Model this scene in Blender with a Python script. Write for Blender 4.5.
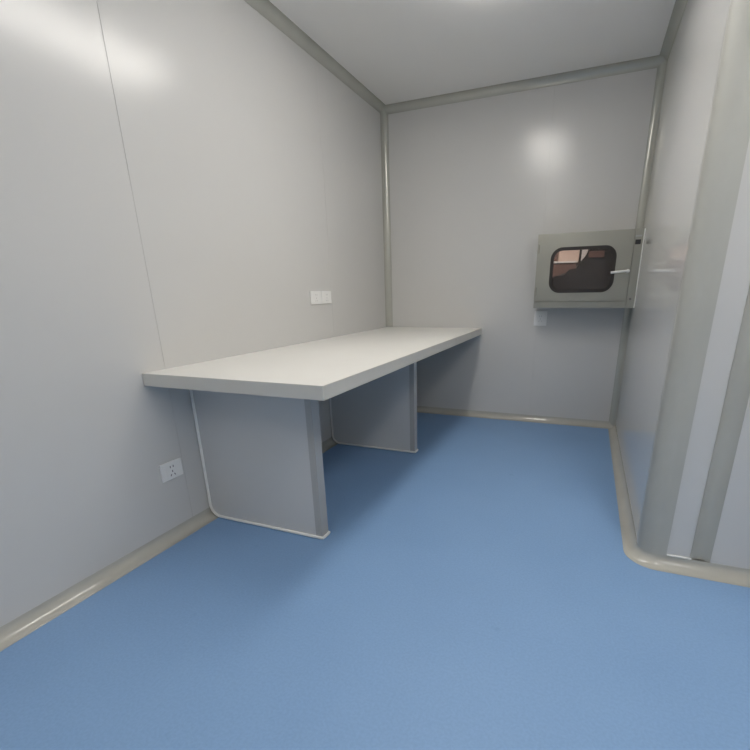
import bpy, bmesh, math, random
from mathutils import Vector, Matrix
random.seed(4)
S = bpy.context.scene
COL = S.collection
for o in list(bpy.data.objects):
    bpy.data.objects.remove(o)

# ------------------------------------------------------------------ camera
F, PX, PY = 443.37, 402.64, 440.34
YAW, PIT, ROL = 0.3867, -0.3236, -0.0170
CAM = Vector((1.7026, -3.868, 1.0857))
def cam_matrix():
    cy, sy, cp, sp = math.cos(YAW), math.sin(YAW), math.cos(PIT), math.sin(PIT)
    f = Vector((-sy*cp, cy*cp, sp)); r = Vector((cy, sy, 0)); u = r.cross(f)
    c, s = math.cos(ROL), math.sin(ROL)
    r2, u2 = c*r + s*u, -s*r + c*u
    m = Matrix((r2, u2, -f)).transposed().to_4x4()
    m.translation = CAM
    return m
cd = bpy.data.cameras.new('camera'); cam = bpy.data.objects.new('camera', cd); COL.objects.link(cam)
cam.matrix_world = cam_matrix()
cd.sensor_width = 36; cd.sensor_fit = 'HORIZONTAL'; cd.lens = F*36/750
cd.shift_x = (375-PX)/750; cd.shift_y = (PY-375)/750
cd.clip_start = 0.02
S.camera = cam

# ------------------------------------------------------------------ light and exposure
W_ = bpy.data.worlds.new('world'); S.world = W_; W_.use_nodes = True
W_.node_tree.nodes['Background'].inputs[0].default_value = (0.8, 0.86, 1, 1)
W_.node_tree.nodes['Background'].inputs[1].default_value = 0.05
S.view_settings.view_transform = 'Standard'; S.view_settings.look = 'None'
S.view_settings.gamma = 1; S.view_settings.use_curve_mapping = False
S.view_settings.exposure = 0.02
LAMP_MAIN, LAMP_SIDE, LAMP_FILL, LAMP_NEXT = 14.0, 15.5, 7.0, 34.0
LAMP_COLOR = (1.0, 0.955, 0.89)

# ------------------------------------------------------------------ sizes
X, H, RC = 2.005, 2.485, 0.048          # right wall, ceiling height, cove radius
TW, TL, TH, TT = 0.877, 2.564, 0.78, 0.053   # table
XR, YF, YS = 3.7, -5.4, -2.02           # side bay
CR = 0.07                                # column radius

# ------------------------------------------------------------------ materials
def mat(name, col, rough=0.5, metal=0.0, spec=0.5, noise=None, bump=None, emit=None, coat=0, rvar=None):
    m = bpy.data.materials.new(name); m.use_nodes = True
    nt = m.node_tree; b = nt.nodes['Principled BSDF']
    b.inputs['Base Color'].default_value = (*col, 1)
    b.inputs['Roughness'].default_value = rough; b.inputs['Metallic'].default_value = metal
    b.inputs['Specular IOR Level'].default_value = spec
    if coat: b.inputs['Coat Weight'].default_value = coat; b.inputs['Coat Roughness'].default_value = 0.1
    tc = nt.nodes.new('ShaderNodeTexCoord')
    if noise:
        sc, amt = noise
        n = nt.nodes.new('ShaderNodeTexNoise'); n.inputs['Scale'].default_value = sc; n.inputs['Detail'].default_value = 5
        nt.links.new(tc.outputs['Object'], n.inputs['Vector'])
        r = nt.nodes.new('ShaderNodeValToRGB')
        r.color_ramp.elements[0].position = .3; r.color_ramp.elements[1].position = .7
        r.color_ramp.elements[0].color = (*[c*(1-amt) for c in col], 1)
        r.color_ramp.elements[1].color = (*[min(1, c*(1+amt)) for c in col], 1)
        nt.links.new(n.outputs['Fac'], r.inputs['Fac']); nt.links.new(r.outputs['Color'], b.inputs['Base Color'])
    if bump:
        sc, st = bump[:2]
        n = nt.nodes.new('ShaderNodeTexNoise'); n.inputs['Scale'].default_value = sc; n.inputs['Detail'].default_value = 3
        mp = nt.nodes.new('ShaderNodeMapping'); mp.inputs['Scale'].default_value = bump[2] if len(bump) > 2 else (1, 1, 1)
        nt.links.new(tc.outputs['Object'], mp.inputs['Vector']); nt.links.new(mp.outputs['Vector'], n.inputs['Vector'])
        bp = nt.nodes.new('ShaderNodeBump'); bp.inputs['Strength'].default_value = st; bp.inputs['Distance'].default_value = .002
        nt.links.new(n.outputs['Fac'], bp.inputs['Height']); nt.links.new(bp.outputs['Normal'], b.inputs['Normal'])
    if emit:
        b.inputs['Emission Color'].default_value = (*emit[0], 1); b.inputs['Emission Strength'].default_value = emit[1]
    return m

M = {}
M['panel'] = mat('painted_steel_panel', (.60, .597, .585), .22, spec=.5, noise=(1.3, .012), bump=(3.5, .03))
M['gloss'] = mat('glossy_steel_panel', (.70, .695, .68), .11, spec=.6, noise=(1.3, .012))
M['column'] = mat('matt_grey_column', (.43, .43, .395), .5, noise=(5, .03))
M['ceil'] = mat('ceiling_panel', (.86, .85, .83), .35, noise=(1.1, .012))
M['alu'] = mat('grey_coated_aluminium', (.48, .48, .435), .22, metal=.2, noise=(6, .03))
M['cove'] = mat('beige_grey_pvc', (.47, .46, .415), .09, noise=(7, .04))
M['top'] = mat('white_worktop_board', (.78, .77, .735), .38, noise=(3, .015))
M['edge'] = mat('worktop_edge_aluminium', (.62, .61, .57), .35, metal=.1, noise=(5, .02))
M['leg'] = mat('grey_panel_support', (.60, .605, .605), .4, noise=(2, .015))
M['cap'] = mat('support_end_channel', (.42, .42, .415), .33, metal=.0, noise=(6, .02))
M['seal'] = mat('white_sealant', (.86, .86, .84), .4, noise=(20, .03))
M['steel'] = mat('brushed_stainless', (.37, .365, .32), .33, metal=.8, noise=(4, .04), bump=(40, .08, (1, 1, 14)))
M['rubber'] = mat('black_rubber', (.022, .018, .016), .45, noise=(30, .1))
M['white'] = mat('white_plastic', (.80, .80, .79), .3, noise=(10, .01))
M['dark'] = mat('dark_plastic', (.02, .02, .02), .4, noise=(10, .1))
M['slot'] = mat('socket_slot_grey', (.18, .17, .18), .6, noise=(40, .1))
M['soft'] = mat('pale_socket_shutter', (.50, .50, .50), .5, noise=(40, .05))
M['chrome'] = mat('polished_handle_metal', (.88, .88, .86), .25, metal=.1, noise=(20, .02))
M['tan'] = mat('pinkish_tan_paint', (.74, .61, .54), .5, noise=(2, .02))
M['black_paint'] = mat('dark_machine_paint', (.010, .007, .007), .5, noise=(5, .2))
M['brown'] = mat('brown_board', (.20, .12, .10), .5, noise=(4, .1))
M['lampframe'] = mat('lamp_frame_white', (.8, .8, .8), .4, noise=(5, .01))
M['lamp_main'] = mat('lamp_diffuser', (.9, .9, .9), .5, emit=(LAMP_COLOR, LAMP_MAIN))
M['lamp_side'] = mat('lamp_diffuser_side', (.9, .9, .9), .5, emit=(LAMP_COLOR, LAMP_SIDE))
M['lamp_fill'] = mat('lamp_diffuser_fill', (.9, .9, .9), .5, emit=(LAMP_COLOR, LAMP_FILL))
M['lamp_next'] = mat('lamp_diffuser_warm', (.9, .9, .9), .5, emit=((1, .93, .85), LAMP_NEXT))

def glass_mat():
    m = bpy.data.materials.new('window_glass'); m.use_nodes = True
    nt = m.node_tree; nt.nodes.clear()
    out = nt.nodes.new('ShaderNodeOutputMaterial'); mix = nt.nodes.new('ShaderNodeMixShader')
    tr = nt.nodes.new('ShaderNodeBsdfTransparent'); tr.inputs[0].default_value = (.9, .88, .87, 1)
    gl = nt.nodes.new('ShaderNodeBsdfGlossy'); gl.inputs['Roughness'].default_value = .03
    fr = nt.nodes.new('ShaderNodeFresnel'); fr.inputs['IOR'].default_value = 1.45
    nt.links.new(fr.outputs[0], mix.inputs[0]); nt.links.new(tr.outputs[0], mix.inputs[1])
    nt.links.new(gl.outputs[0], mix.inputs[2]); nt.links.new(mix.outputs[0], out.inputs[0])
    return m
M['glass'] = glass_mat()

def floor_mat():
    m = bpy.data.materials.new('blue_vinyl'); m.use_nodes = True
    nt = m.node_tree; b = nt.nodes['Principled BSDF']; L = nt.links.new
    tc = nt.nodes.new('ShaderNodeTexCoord')
    big = nt.nodes.new('ShaderNodeTexNoise'); big.inputs['Scale'].default_value = 2.2; big.inputs['Detail'].default_value = 4
    fine = nt.nodes.new('ShaderNodeTexNoise'); fine.inputs['Scale'].default_value = 120; fine.inputs['Detail'].default_value = 3
    spot = nt.nodes.new('ShaderNodeTexNoise'); spot.inputs['Scale'].default_value = 9; spot.inputs['Detail'].default_value = 2
    for n in (big, fine, spot): L(tc.outputs['Object'], n.inputs['Vector'])
    r1 = nt.nodes.new('ShaderNodeValToRGB')
    r1.color_ramp.elements[0].position = .3; r1.color_ramp.elements[0].color = (.215, .360, .595, 1)
    r1.color_ramp.elements[1].position = .7; r1.color_ramp.elements[1].color = (.228, .378, .618, 1)
    L(big.outputs['Fac'], r1.inputs['Fac'])
    r2 = nt.nodes.new('ShaderNodeValToRGB')
    r2.color_ramp.elements[0].position = .35; r2.color_ramp.elements[0].color = (.95, .955, .96, 1)
    r2.color_ramp.elements[1].position = .65; r2.color_ramp.elements[1].color = (1.03, 1.03, 1.025, 1)
    L(fine.outputs['Fac'], r2.inputs['Fac'])
    mx = nt.nodes.new('ShaderNodeMix'); mx.data_type = 'RGBA'; mx.blend_type = 'MULTIPLY'; mx.inputs[0].default_value = 1
    L(r1.outputs['Color'], mx.inputs[6]); L(r2.outputs['Color'], mx.inputs[7])
    r3 = nt.nodes.new('ShaderNodeValToRGB')
    r3.color_ramp.elements[0].position = .70; r3.color_ramp.elements[0].color = (1, 1, 1, 1)
    r3.color_ramp.elements[1].position = .78; r3.color_ramp.elements[1].color = (.88, .9, .92, 1)
    L(spot.outputs['Fac'], r3.inputs['Fac'])
    m2 = nt.nodes.new('ShaderNodeMix'); m2.data_type = 'RGBA'; m2.blend_type = 'MULTIPLY'; m2.inputs[0].default_value = 1
    L(mx.outputs[2], m2.inputs[6]); L(r3.outputs['Color'], m2.inputs[7])
    L(m2.outputs[2], b.inputs['Base Color'])
    b.inputs['Roughness'].default_value = .55; b.inputs['Specular IOR Level'].default_value = .35
    return m
M['floor'] = floor_mat()

# ------------------------------------------------------------------ helpers
def new_bm(): return bmesh.new()
def add_box(bm, a, b, bevel=0, seg=2):
    """axis-aligned box from corner a to corner b"""
    t = bmesh.new()
    bmesh.ops.create_cube(t, size=1)
    for v in t.verts:
        v.co = Vector([(a[i]+b[i])/2 + v.co[i]*(b[i]-a[i]) for i in range(3)])
    if bevel: bmesh.ops.bevel(t, geom=t.edges[:], offset=bevel, segments=seg, affect='EDGES', profile=.5)
    join(bm, t)
def join(bm, t):
    me = bpy.data.meshes.new('tmp'); t.to_mesh(me); t.free(); bm.from_mesh(me); bpy.data.meshes.remove(me)
def obj(name, bm, m, parent=None, loc=(0, 0, 0), angle=35):
    bmesh.ops.recalc_face_normals(bm, faces=bm.faces)
    me = bpy.data.meshes.new(name); bm.to_mesh(me); bm.free()
    me.materials.append(m)
    for p in me.polygons: p.use_smooth = True
    me.set_sharp_from_angle(angle=math.radians(angle))
    o = bpy.data.objects.new(name, me); COL.objects.link(o); o.location = loc
    w = o.modifiers.new('normals', 'WEIGHTED_NORMAL'); w.keep_sharp = True; w.weight = 100
    if parent: o.parent = parent
    return o
def struct(name, bm, m, **k):
    o = obj(name, bm, m, **k); o['kind'] = 'structure'; return o
def thing(name, label, cat, loc=(0, 0, 0), rotz=0, group=None):
    o = bpy.data.objects.new(name, None); COL.objects.link(o); o.location = loc; o.rotation_euler = (0, 0, rotz)
    o.empty_display_size = .1
    o['label'] = label; o['category'] = cat
    if group: o['group'] = group
    return o
def add_loft(bm, rings, closed_ring=True, cap=True):
    vs = [[bm.verts.new(p) for p in r] for r in rings]
    n = len(rings[0])
    for i in range(len(rings)-1):
        for j in range(n if closed_ring else n-1):
            bm.faces.new((vs[i][j], vs[i][(j+1) % n], vs[i+1][(j+1) % n], vs[i+1][j]))
    if cap and closed_ring:
        bm.faces.new(vs[0][::-1]); bm.faces.new(vs[-1])
def offset_path(path, d):
    """mitred offset of a 2D polyline to its right-hand side"""
    out = []
    n = len(path)
    for i in range(n):
        ds = []
        if i > 0: ds.append((path[i]-path[i-1]).normalized())
        if i < n-1: ds.append((path[i+1]-path[i]).normalized())
        ns = [Vector((q.y, -q.x)) for q in ds]
        if len(ns) == 1: out.append(path[i]+ns[0]*d)
        else:
            m = (ns[0]+ns[1]).normalized(); out.append(path[i]+m*(d/max(.2, m.dot(ns[0]))))
    return out
def cove_profile(r, n=10, lip=.0015):
    pts = [(0, r+.002), (lip, r+.002)]
    for k in range(n+1):
        a = math.pi/2*k/n
        pts.append((max(lip, r-r*math.cos(a)), max(lip, r-r*math.sin(a))))
    pts += [(r+.002, lip), (r+.002, 0), (0, 0)]
    return pts
def add_cove(bm, path, i0, i1, r, z0, sign):
    prof = cove_profile(r)
    offs = [offset_path(path, d) for d, z in prof]
    rings = [[(offs[k][i].x, offs[k][i].y, z0+sign*prof[k][1]) for k in range(len(prof))] for i in range(i0, i1+1)]
    add_loft(bm, rings)
def add_tube(bm, pts, rad, n=8):
    pts = [Vector(p) for p in pts]; rings = []
    prev = None
    for i, p in enumerate(pts):
        t = ((pts[i+1] if i < len(pts)-1 else p)-(pts[i-1] if i else p)).normalized()
        if prev is None:
            a = Vector((0, 0, 1)) if abs(t.z) < .9 else Vector((1, 0, 0)); u = t.cross(a).normalized()
        else: u = (prev - t*prev.dot(t)).normalized()
        prev = u; v = t.cross(u)
        rings.append([p+rad*(math.cos(2*math.pi*k/n)*u+math.sin(2*math.pi*k/n)*v) for k in range(n)])
    add_loft(bm, rings)
def rrect(x0, z0, x1, z1, r, n=8):
    pts = []
    for cx, cz, a0 in ((x1-r, z1-r, 0), (x0+r, z1-r, 90), (x0+r, z0+r, 180), (x1-r, z0+r, 270)):
        for k in range(n+1):
            a = math.radians(a0+90*k/n); pts.append((cx+r*math.cos(a), cz+r*math.sin(a)))
    return pts
def add_ring_y(bm, outer, inner, y0, y1, round_=0):
    """frame between two loops of equal length, running from y0 to y1"""
    n = len(outer)
    L = []
    for loop, y in ((outer, y1), (outer, y0), (inner, y0), (inner, y1)):
        L.append([bm.verts.new((x, y, z)) for x, z in loop])
    for a in range(4):
        b = (a+1) % 4
        for j in range(n):
            k = (j+1) % n; bm.faces.new((L[a][j], L[a][k], L[b][k], L[b][j]))
def square_loop(x0, z0, x1, z1, n=8):
    """rectangle sampled to the same count and order as rrect"""
    pts = []
    for cx, cz in ((x1, z1), (x0, z1), (x0, z0), (x1, z0)):
        nxt = None
        for k in range(n+1): pts.append((cx, cz))
    return pts
def plate_with_hole(bm, rect, hole, r, y0, y1):
    """rectangular plate in the xz plane with a rounded hole"""
    x0, z0, x1, z1 = rect; n = 8
    inner = rrect(*hole, r, n)
    cx, cz = (hole[0]+hole[2])/2, (hole[1]+hole[3])/2
    corners = [(x1, z1), (x0, z1), (x0, z0), (x1, z0)]
    F_, B_ = [], []
    for y, store in ((y0, F_), (y1, B_)):
        iv = [bm.verts.new((x, y, z)) for x, z in inner]; ov = [bm.verts.new((x, y, z)) for x, z in corners]
        store += [iv, ov]
        for c in range(4):
            for k in range(n):
                bm.faces.new((iv[c*(n+1)+k], iv[c*(n+1)+k+1], ov[c]))
            c2 = (c+1) % 4
            bm.faces.new((iv[c*(n+1)+n], iv[(c2*(n+1)) % len(iv)], ov[c2], ov[c]))
    N = len(inner)
    for j in range(N): bm.faces.new((F_[0][j], F_[0][(j+1) % N], B_[0][(j+1) % N], B_[0][j]))
    for j in range(4): bm.faces.new((F_[1][j], F_[1][(j+1) % 4], B_[1][(j+1) % 4], B_[1][j]))

# ------------------------------------------------------------------ room shell
G = .0007                                # half width of the panel joints
bm = new_bm(); add_box(bm, (-.08, YF-.08, -.1), (XR+.08, 0.0, 0)); struct('floor', bm, M['floor'])
bm = new_bm()
for a, b in ((YF-.08, -3.3), (-3.3, -2.15), (-2.15, 0.08)):
    add_box(bm, (-.08, a+.0008, H), (XR+.08, b-.0008, H+.08))
struct('ceiling', bm, M['ceil'])
# left wall in panels with fine joints
bm = new_bm()
ys = [YF, -3.915, -2.447, -.98, 0]
for a, b in zip(ys, ys[1:]):
    add_box(bm, (-.0014, a+G, 0), (0, b-G, H), .0008, 1)
add_box(bm, (-.08, YF, 0), (-.0015, 0, H))
struct('wall_left', bm, M['panel'])
# back wall: second panel has the hatch opening
BX0, BX1, BZ0, BZ1, BY = 1.312, 1.999, .950, 1.463, -.215
HX0, HX1, HZ0, HZ1 = 1.345, 1.945, .985, 1.43
JX = 1.325
bm = new_bm()
add_box(bm, (-.08, 0, 0), (JX-G, .05, H), .0008, 1); add_box(bm, (JX-G-.0005, .0015, 0), (JX+G+.0005, .05, H))
for a, b in (((JX+G, 0), (X+.08, HZ0)), ((JX+G, HZ1), (X+.08, H))):
    add_box(bm, (a[0], 0, a[1]), (b[0], .05, b[1]))
add_box(bm, (JX+G, 0, HZ0), (HX0, .05, HZ1)); add_box(bm, (HX1, 0, HZ0), (X+.08, .05, HZ1))
struct('wall_back', bm, M['panel'])
bm = new_bm(); add_box(bm, (X, YS+CR, 0), (X+.08, 0, H)); struct('wall_right', bm, M['gloss'])
# wall that turns the corner, facing the camera
bm = new_bm()
PC0, PC1 = 2.184, 2.253
add_box(bm, (X+CR, YS, 0), (PC0, YS+.05, H)); add_box(bm, (PC1, YS, 0), (XR+.08, YS+.05, H))
add_box(bm, (X+.09, YS+.051, 0), (XR+.08, YS+.08, H))
struct('wall_corner', bm, M['panel'])
bm = new_bm(); add_box(bm, (XR, YF, 0), (XR+.08, YS, H)); struct('wall_far_right', bm, M['panel'])
bm = new_bm(); add_box(bm, (-.08, YF-.08, 0), (XR+.08, YF, H)); struct('wall_front', bm, M['panel'])

V2 = lambda a, b: Vector((a, b))
path = [V2(0, YF), V2(0, 0), V2(X, 0)]
for k in range(11):
    a = math.pi/2*k/10
    path.append(V2(X+CR-CR*math.cos(a), YS+CR-CR*math.sin(a)))
path += [V2(XR, YS), V2(XR, YF)]
n = len(path)
for nm, i0, i1 in (('baseboard_left', 0, 1), ('baseboard_back', 1, 2), ('baseboard_right', 2, 8),
                   ('baseboard_corner', 8, n-2), ('baseboard_far_right', n-2, n-1)):
    bm = new_bm(); add_cove(bm, path, i0, i1, RC, 0, 1); struct(nm, bm, M['cove'])
for q, (i0, i1) in enumerate(((0, 1), (1, 2), (2, 8), (8, n-2), (n-2, n-1))):
    bm = new_bm(); add_cove(bm, path, i0, i1, RC, H, -1); struct('trim_%d' % (q+1), bm, M['alu'])
# upright coves in the two back corners
def upright(name, cx, sx, z0, z1):
    prof = cove_profile(RC)
    bm = new_bm()
    add_loft(bm, [[(cx+sx*d, -e, z) for d, e in prof] for z in (z0, z1)])
    struct(name, bm, M['alu'])
upright('trim_6', 0, 1, 0, H)
upright('trim_7', X, -1, 0, BZ0-.001)
upright('trim_8', X, -1, BZ1+.001, H)
# rounded column at the outside corner and the grooved joint strip beside it
bm = new_bm()
outer, inner = [], []
for k in range(13):
    a = math.pi/2*k/12
    for lst, rr in ((outer, CR+.003), (inner, CR-.0)):
        lst.append((X+CR-rr*math.cos(a), YS+CR-rr*math.sin(a)))
outer = [(X-.003, YS+CR+.012)]+outer+[(2.102, YS-.003)]
inner = [(X, YS+CR+.012)]+inner+[(2.102, YS)]
loop = outer+inner[::-1]
add_loft(bm, [[(x, y, z) for x, y in loop] for z in (RC, H-RC)])
struct('trim_9', bm, M['column'])
bm = new_bm()
front, back = [], []
for k in range(13):
    t = k/12; x = PC0+(PC1-PC0)*t
    front.append((x, YS-.003+.016*math.sin(math.pi*t)**.8)); back.append((x, YS+.05))
loop = front+back[::-1]
add_loft(bm, [[(x, y, z) for x, y in loop] for z in (RC, H-RC)])
struct('trim_10', bm, M['column'])
bm = new_bm(); add_box(bm, (2.104, YS-.006, RC+.001), (2.19, YS, RC+.008), .002); struct('trim_11', bm, M['seal'])

# ------------------------------------------------------------------ ceiling lamps
def ceiling_light(x, y, m, label, w=.3, l=1.2, z=H):
    t = thing('ceiling_light', label, 'ceiling light', (x, y, z), 0, 'flat ceiling light panels')
    bm = new_bm(); add_box(bm, (-w/2-.01, -l/2-.01, -.014), (w/2+.01, l/2+.01, 0), .003)
    obj('frame', bm, M['lampframe'], t)
    bm = new_bm(); add_box(bm, (-w/2, -l/2, -.055), (w/2, l/2, -.0145), .012); obj('diffuser', bm, m, t)
    return t
ceiling_light(1.13, -1.80, M['lamp_main'], 'flat white ceiling light panel above the bench side of the room')
ceiling_light(1.02, -4.5, M['lamp_fill'], 'added fill light panel on the ceiling at the front end of the room, behind the viewer')  # this and the next lamp are added, unseen, for more even ambient light
ceiling_light(2.9, -4.6, M['lamp_fill'], 'added fill light panel on the ceiling in the front right part of the wider bay')
ceiling_light(2.35, -3.2, M['lamp_side'], 'flat white ceiling light panel over the wider bay right of the rounded column')

# ------------------------------------------------------------------ workbench
wb = thing('workbench', 'long pale grey-white built-in workbench on two grey panel supports against left wall', 'workbench', (0, 0, 0))
bm = new_bm(); add_box(bm, (.001, -TL+.003, TH-TT+.002), (TW-.003, -.001, TH), .0015)
top = obj('tabletop', bm, M['top'], wb)
bm = new_bm()
add_box(bm, (TW-.003, -TL, TH-TT), (TW, -.001, TH-.001), .001); add_box(bm, (.001, -TL, TH-TT), (TW-.003, -TL+.003, TH-.001), .001)
add_box(bm, (.001, -TL+.003, TH-TT), (TW-.003, -.001, TH-TT+.0018))
obj('edge_trim', bm, M['edge'], top)['label'] = 'grey metal edge strip'
LX = .669; LT = .05
def support(y1):
    # outline in xz with the inner bottom corner cut round the floor cove
    g = .001
    pts = [(g, TH-TT), (g, RC+.004)]
    for k in range(9):
        a = math.pi/2*k/8
        pts.append((RC+.003-(RC+.002-g*0)*math.cos(a)+.001, RC+.003-(RC+.001)*math.sin(a)+.001))
    pts += [(LX-.004, .002), (LX-.004, TH-TT)]
    bm = new_bm()
    add_loft(bm, [[(x, y, z) for x, z in pts] for y in (y1, y1+LT)])
    p = obj('support_panel', bm, M['leg'], wb)
    bm = new_bm()
    add_box(bm, (LX-.004, y1-.002, .002), (LX, y1+LT+.002, TH-TT), .0008)
    for a, b in ((y1-.002, y1), (y1+LT, y1+LT+.002)):
        add_box(bm, (LX-.034, a, .002), (LX-.004, b, TH-TT), .0006, 1)
    obj('end_channel', bm, M['cap'], p)
    bm = new_bm()
    def side(y):
        q = [(.009, y, TH-TT-.004), (.009, y, RC+.03)]
        R2 = RC+.012
        for k in range(11):
            a = math.pi/2*k/10
            q.append((.009+R2-R2*math.cos(a), y, .009+R2-R2*math.sin(a)))
        return q
    q = side(y1-.003)+[(LX-.006, y1-.004, .0085), (LX+.003, y1-.001, .0085), (LX+.004, y1+.006, .0085),
        (LX+.004, y1+LT-.006, .0085), (LX+.003, y1+LT+.002, .0085), (LX-.006, y1+LT+.003, .0085)]+side(y1+LT+.003)[::-1]
    add_tube(bm, q, .007)
    obj('sealant_bead', bm, M['seal'], p)['label'] = 'white sealant bead'
support(-2.334); support(-1.107)

# ------------------------------------------------------------------ pass-through hatch in the back corner
pb = thing('pass_through_hatch', 'stainless steel pass-through box with dark rounded window, mounted in the back right corner', 'pass box',
           ((BX0+BX1)/2, 0, BZ0))
cx0 = (BX0+BX1)/2
def L(x, y, z): return (x-cx0, y, z-BZ0)
def lx(v): return v-cx0
def lz(v): return v-BZ0
WX0, WX1, WZ0, WZ1 = 1.411, 1.848, 1.058, 1.369      # window opening incl. gasket
DX1 = 1.944                                          # door edge
bm = new_bm()
hole = (HX0+.02, HZ0+.02, HX1-.02, HZ1-.02)
plate_with_hole(bm, (lx(BX0), lz(BZ0), lx(BX1), lz(BZ1)), (lx(hole[0]), lz(hole[1]), lx(hole[2]), lz(hole[3])), .01, BY+.012, -.001)
# chamber lining that runs through the wall
t1 = .004
a0, a1, c0, c1 = HX0+.003, HX1-.003, HZ0+.003, HZ1-.003
outer = rrect(lx(a0), lz(c0), lx(a1), lz(c1), .006); inn = rrect(lx(hole[0]), lz(hole[1]), lx(hole[2]), lz(hole[3]), .006)
add_ring_y(bm, outer, inn, -.002, .40)
body = obj('body', bm, M['steel'], pb)
bm = new_bm()
# face frame strip right of the door and along the bottom
add_box(bm, L(DX1+.004, BY, BZ0), L(BX1, BY+.0115, BZ1), .0015)
add_box(bm, L(BX0, BY, BZ0), L(DX1+.002, BY+.0115, BZ0+.045), .0015)
obj('face_frame', bm, M['steel'], pb)
def hatch_door(name, x0, x1, y0, y1, win):
    bm = new_bm(); a, c, b, d = win
    plate_with_hole(bm, (lx(x0), lz(BZ0+.049), lx(x1), lz(BZ1)), (lx(a+.012), lz(c+.012), lx(b-.012), lz(d-.012)), .065, y0, y1)
    return obj(name, bm, M['steel'], pb)
def gasket(parent, y0, y1, win, w=.022):
    bm = new_bm(); a, c, b, d = win
    add_ring_y(bm, rrect(lx(a), lz(c), lx(b), lz(d), .078, 10), rrect(lx(a+w), lz(c+w), lx(b-w), lz(d-w), .058, 10), y0, y1)
    obj('window_gasket', bm, M['rubber'], parent)
def pane(parent, y, win, w=.019):
    bm = new_bm(); a, c, b, d = win
    lp = rrect(lx(a+w), lz(c+w), lx(b-w), lz(d-w), .060, 10)
    add_loft(bm, [[(x, y+d_, z) for x, z in lp] for d_ in (0, .004)])
    obj('window_glass', bm, M['glass'], parent)
WIN = (WX0, WZ0, WX1, WZ1); WIN2 = (1.352, 1.008, 1.936, 1.422)
door = hatch_door('door', BX0, DX1, BY-.006, BY+.011, WIN)
gasket(door, BY-.014, BY-.0065, WIN); pane(door, BY-.004, WIN)
bm = new_bm()
hz = 1.196
bmesh.ops.create_cone(bm, cap_ends=True, segments=20, radius1=.014, radius2=.012, depth=.02,
    matrix=Matrix.Translation(Vector(L(1.930, BY-.016, hz))) @ Matrix.Rotation(math.pi/2, 4, 'X'))
add_tube(bm, [L(1.930, BY-.024, hz), L(1.921, BY-.032, hz), L(1.89, BY-.034, hz-.002), L(1.822, BY-.034, hz-.008)], .0085, 10)
obj('handle', bm, M['chrome'], door)['label'] = 'pale lever handle'
for hzz in (BZ0+.12, BZ1-.10):
    bm = new_bm(); add_tube(bm, [L(BX0+.008, BY-.010, hzz-.03), L(BX0+.008, BY-.010, hzz+.03)], .006, 10)
    obj('hinge', bm, M['steel'], door)
bm = new_bm(); add_box(bm, L(1.953, BY-.006, 1.366), L(1.987, BY-.0005, 1.396), .002)
obj('indicator', bm, M['dark'], pb)['label'] = 'small black square indicator'
bm = new_bm(); add_box(bm, L(1.950, BY-.002, 1.414), L(1.990, BY-.0003, 1.424), .0005)
obj('nameplate', bm, M['cap'], pb)
bm = new_bm()
bmesh.ops.create_cone(bm, cap_ends=True, segments=16, radius1=.008, radius2=.006, depth=.005,
    matrix=Matrix.Translation(Vector(L(1.970, BY-.002, 1.01))) @ Matrix.Rotation(math.pi/2, 4, 'X'))
obj('screw', bm, M['slot'], pb)
bm = new_bm(); add_box(bm, L(BX1+.0005, BY-.001, BZ0), L(X-.0005, -.001, BZ1), .001)
obj('sealant_bead', bm, M['seal'], pb)['label'] = 'white sealant along right edge'
d2 = hatch_door('rear_door', HX0-.02, HX1+.02, .402, .415, WIN2)
gasket(d2, .4155, .423, WIN2); pane(d2, .408, WIN2)
# ------------------------------------------------------------------ wall sockets
def socket(label, loc, rotz, w, h, slots, group=None, slotmat='slot'):
    """faces local -y"""
    t = thing('wall_socket', label, 'socket', loc, rotz, group)
    bm = new_bm(); add_box(bm, (-w/2, -.009, -h/2), (w/2, -.0005, h/2), .003)
    obj('cover_plate', bm, M['white'], t)
    bm = new_bm(); add_box(bm, (-.030, -.0105, -h/2+.010), (.030, -.0091, h/2-.010), .0006)
    ins = obj('socket_insert', bm, M['white'], t)
    for x, z, ang, ln in slots:
        bm = new_bm(); add_box(bm, (-.0022, -.0112, -ln/2), (.0022, -.0106, ln/2))
        s = obj('pin_slot', bm, M[slotmat], ins, (x, 0, z)); s.rotation_euler = (0, math.radians(ang), 0)
    return t
five = [(-.008, .018, 0, .010), (.008, .018, 0, .010), (0, -.004, 0, .010), (-.010, -.021, 30, .010), (.010, -.021, -30, .010)]
R90 = math.pi/2        # local -y turned to face +x
socket('white five-hole wall socket low on left wall, left of the front bench support', (0, -2.517, .327), R90, .114, .084, five)
socket('white wall socket above the worktop, left one of the touching pair', (0, -1.194, 1.057), R90, .128, .084, five, slotmat='soft')
socket('white wall socket above the worktop, right one of the touching pair', (0, -1.062, 1.057), R90, .128, .084, five, slotmat='soft')
socket('small white wall socket on back wall just below the steel pass box', (1.352, 0, .862), 0, .1, .115, five, slotmat='soft')

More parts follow.
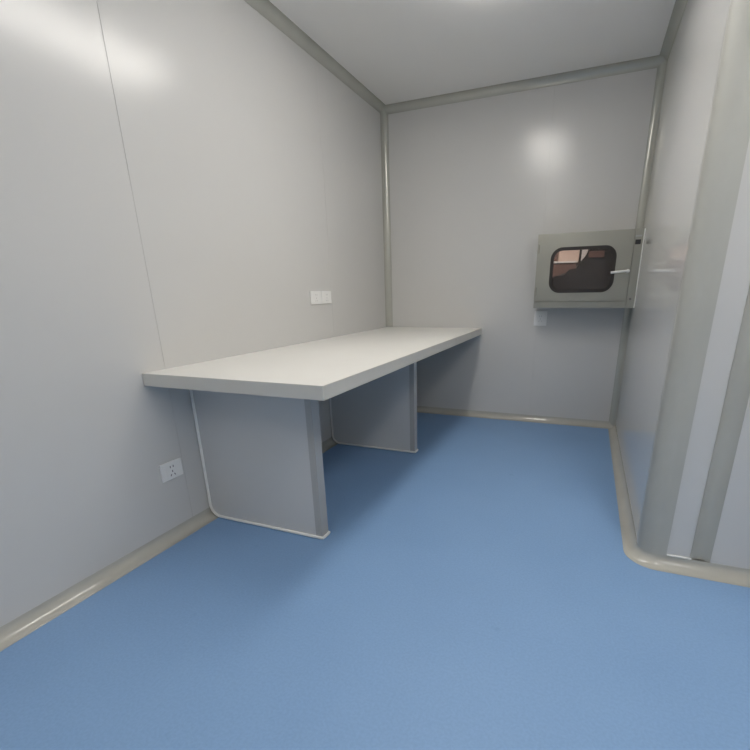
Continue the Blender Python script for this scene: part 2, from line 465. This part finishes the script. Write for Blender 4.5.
# ------------------------------------------------------------------ neighbouring room seen through the hatch window
NX0, NX1, NY = -1.2, 2.6, 3.0
bm = new_bm(); add_box(bm, (NX0-.06, .05, -.1), (NX1+.06, NY+.06, 0)); struct('floor_beyond', bm, M['floor'])
bm = new_bm(); add_box(bm, (NX0-.06, .08, 2.6), (NX1+.06, NY+.06, 2.66)); struct('ceiling_beyond', bm, M['ceil'])
bm = new_bm(); add_box(bm, (NX0, NY, 0), (NX1, NY+.06, 2.6)); struct('wall_beyond_back', bm, M['tan'])
bm = new_bm(); add_box(bm, (NX0-.06, .08, 0), (NX0, NY+.06, 2.6)); struct('wall_beyond_left', bm, M['tan'])
bm = new_bm(); add_box(bm, (NX1, .08, 0), (NX1+.06, NY+.06, 2.6)); struct('wall_beyond_right', bm, M['tan'])
ceiling_light(.7, 1.7, M['lamp_next'], 'flat ceiling light panel in the room behind the hatch', z=2.6)

wc = thing('wall_cabinet', 'brown cabinet with pale top edge, seen through the left half of the hatch window', 'cabinet', (1.34, NY, .92))
bm = new_bm(); add_box(bm, (-.155, -.16, 0), (.155, -.001, .49), .004); obj('carcass', bm, M['brown'], wc)
bm = new_bm(); add_box(bm, (-.165, -.175, .4905), (.165, -.001, .515), .004); obj('top_panel', bm, M['white'], wc)['label'] = 'pale top edge'
dm = bm = new_bm(); add_box(bm, (1.545, NY-.03, 0), (1.615, NY, 2.2), .003); struct('trim_12', bm, M['white'])
bm = new_bm(); add_box(bm, (1.515, NY-.012, 0), (1.5448, NY, 2.2), .002); struct('trim_13', bm, M['black_paint'])
vm = thing('covered_machine', 'dark bulky machine with sloping shoulder, seen through the hatch window', 'machine', (1.75, 2.2, 0))
def at(x, z): return (1.7+(x-1.7)*.897-1.75, 1.086+(z-1.086)*.897)
prof = [at(1.02, .05), at(1.02, 1.10), at(1.12, 1.19), at(1.25, 1.225), at(1.33, 1.29), at(1.42, 1.30), at(1.50, 1.345), at(1.57, 1.40),
        at(1.60, 1.50), at(1.635, 1.60), at(1.70, 1.66), at(1.95, 1.68), at(2.06, 1.62), at(2.10, 1.4), at(2.12, .05)]
bm = new_bm(); add_loft(bm, [[(x, y, z) for x, z in prof] for y in (0, .45)])
bmesh.ops.bevel(bm, geom=bm.edges[:], offset=.03, segments=3, affect='EDGES', profile=.5)
obj('cover', bm, M['black_paint'], vm, angle=60)
bm = new_bm(); add_box(bm, (-.11, -.012, 1.43), (.06, -.001, 1.50), .01); obj('display_panel', bm, M['brown'], vm)
for px_ in (-.5, .2):
    for py_ in (.06, .36):
        bm = new_bm(); add_box(bm, (px_, py_, 0), (px_+.05, py_+.05, .16), .004); obj('foot', bm, M['dark'], vm)

bm = new_bm(); add_box(bm, (.35, NY-.04, .0005), (1.235, NY-.0005, 2.15), .004); struct('reflection_blocker', bm, M['brown'])  # unseen dark board, added to keep tan wall out of the right wall's reflection
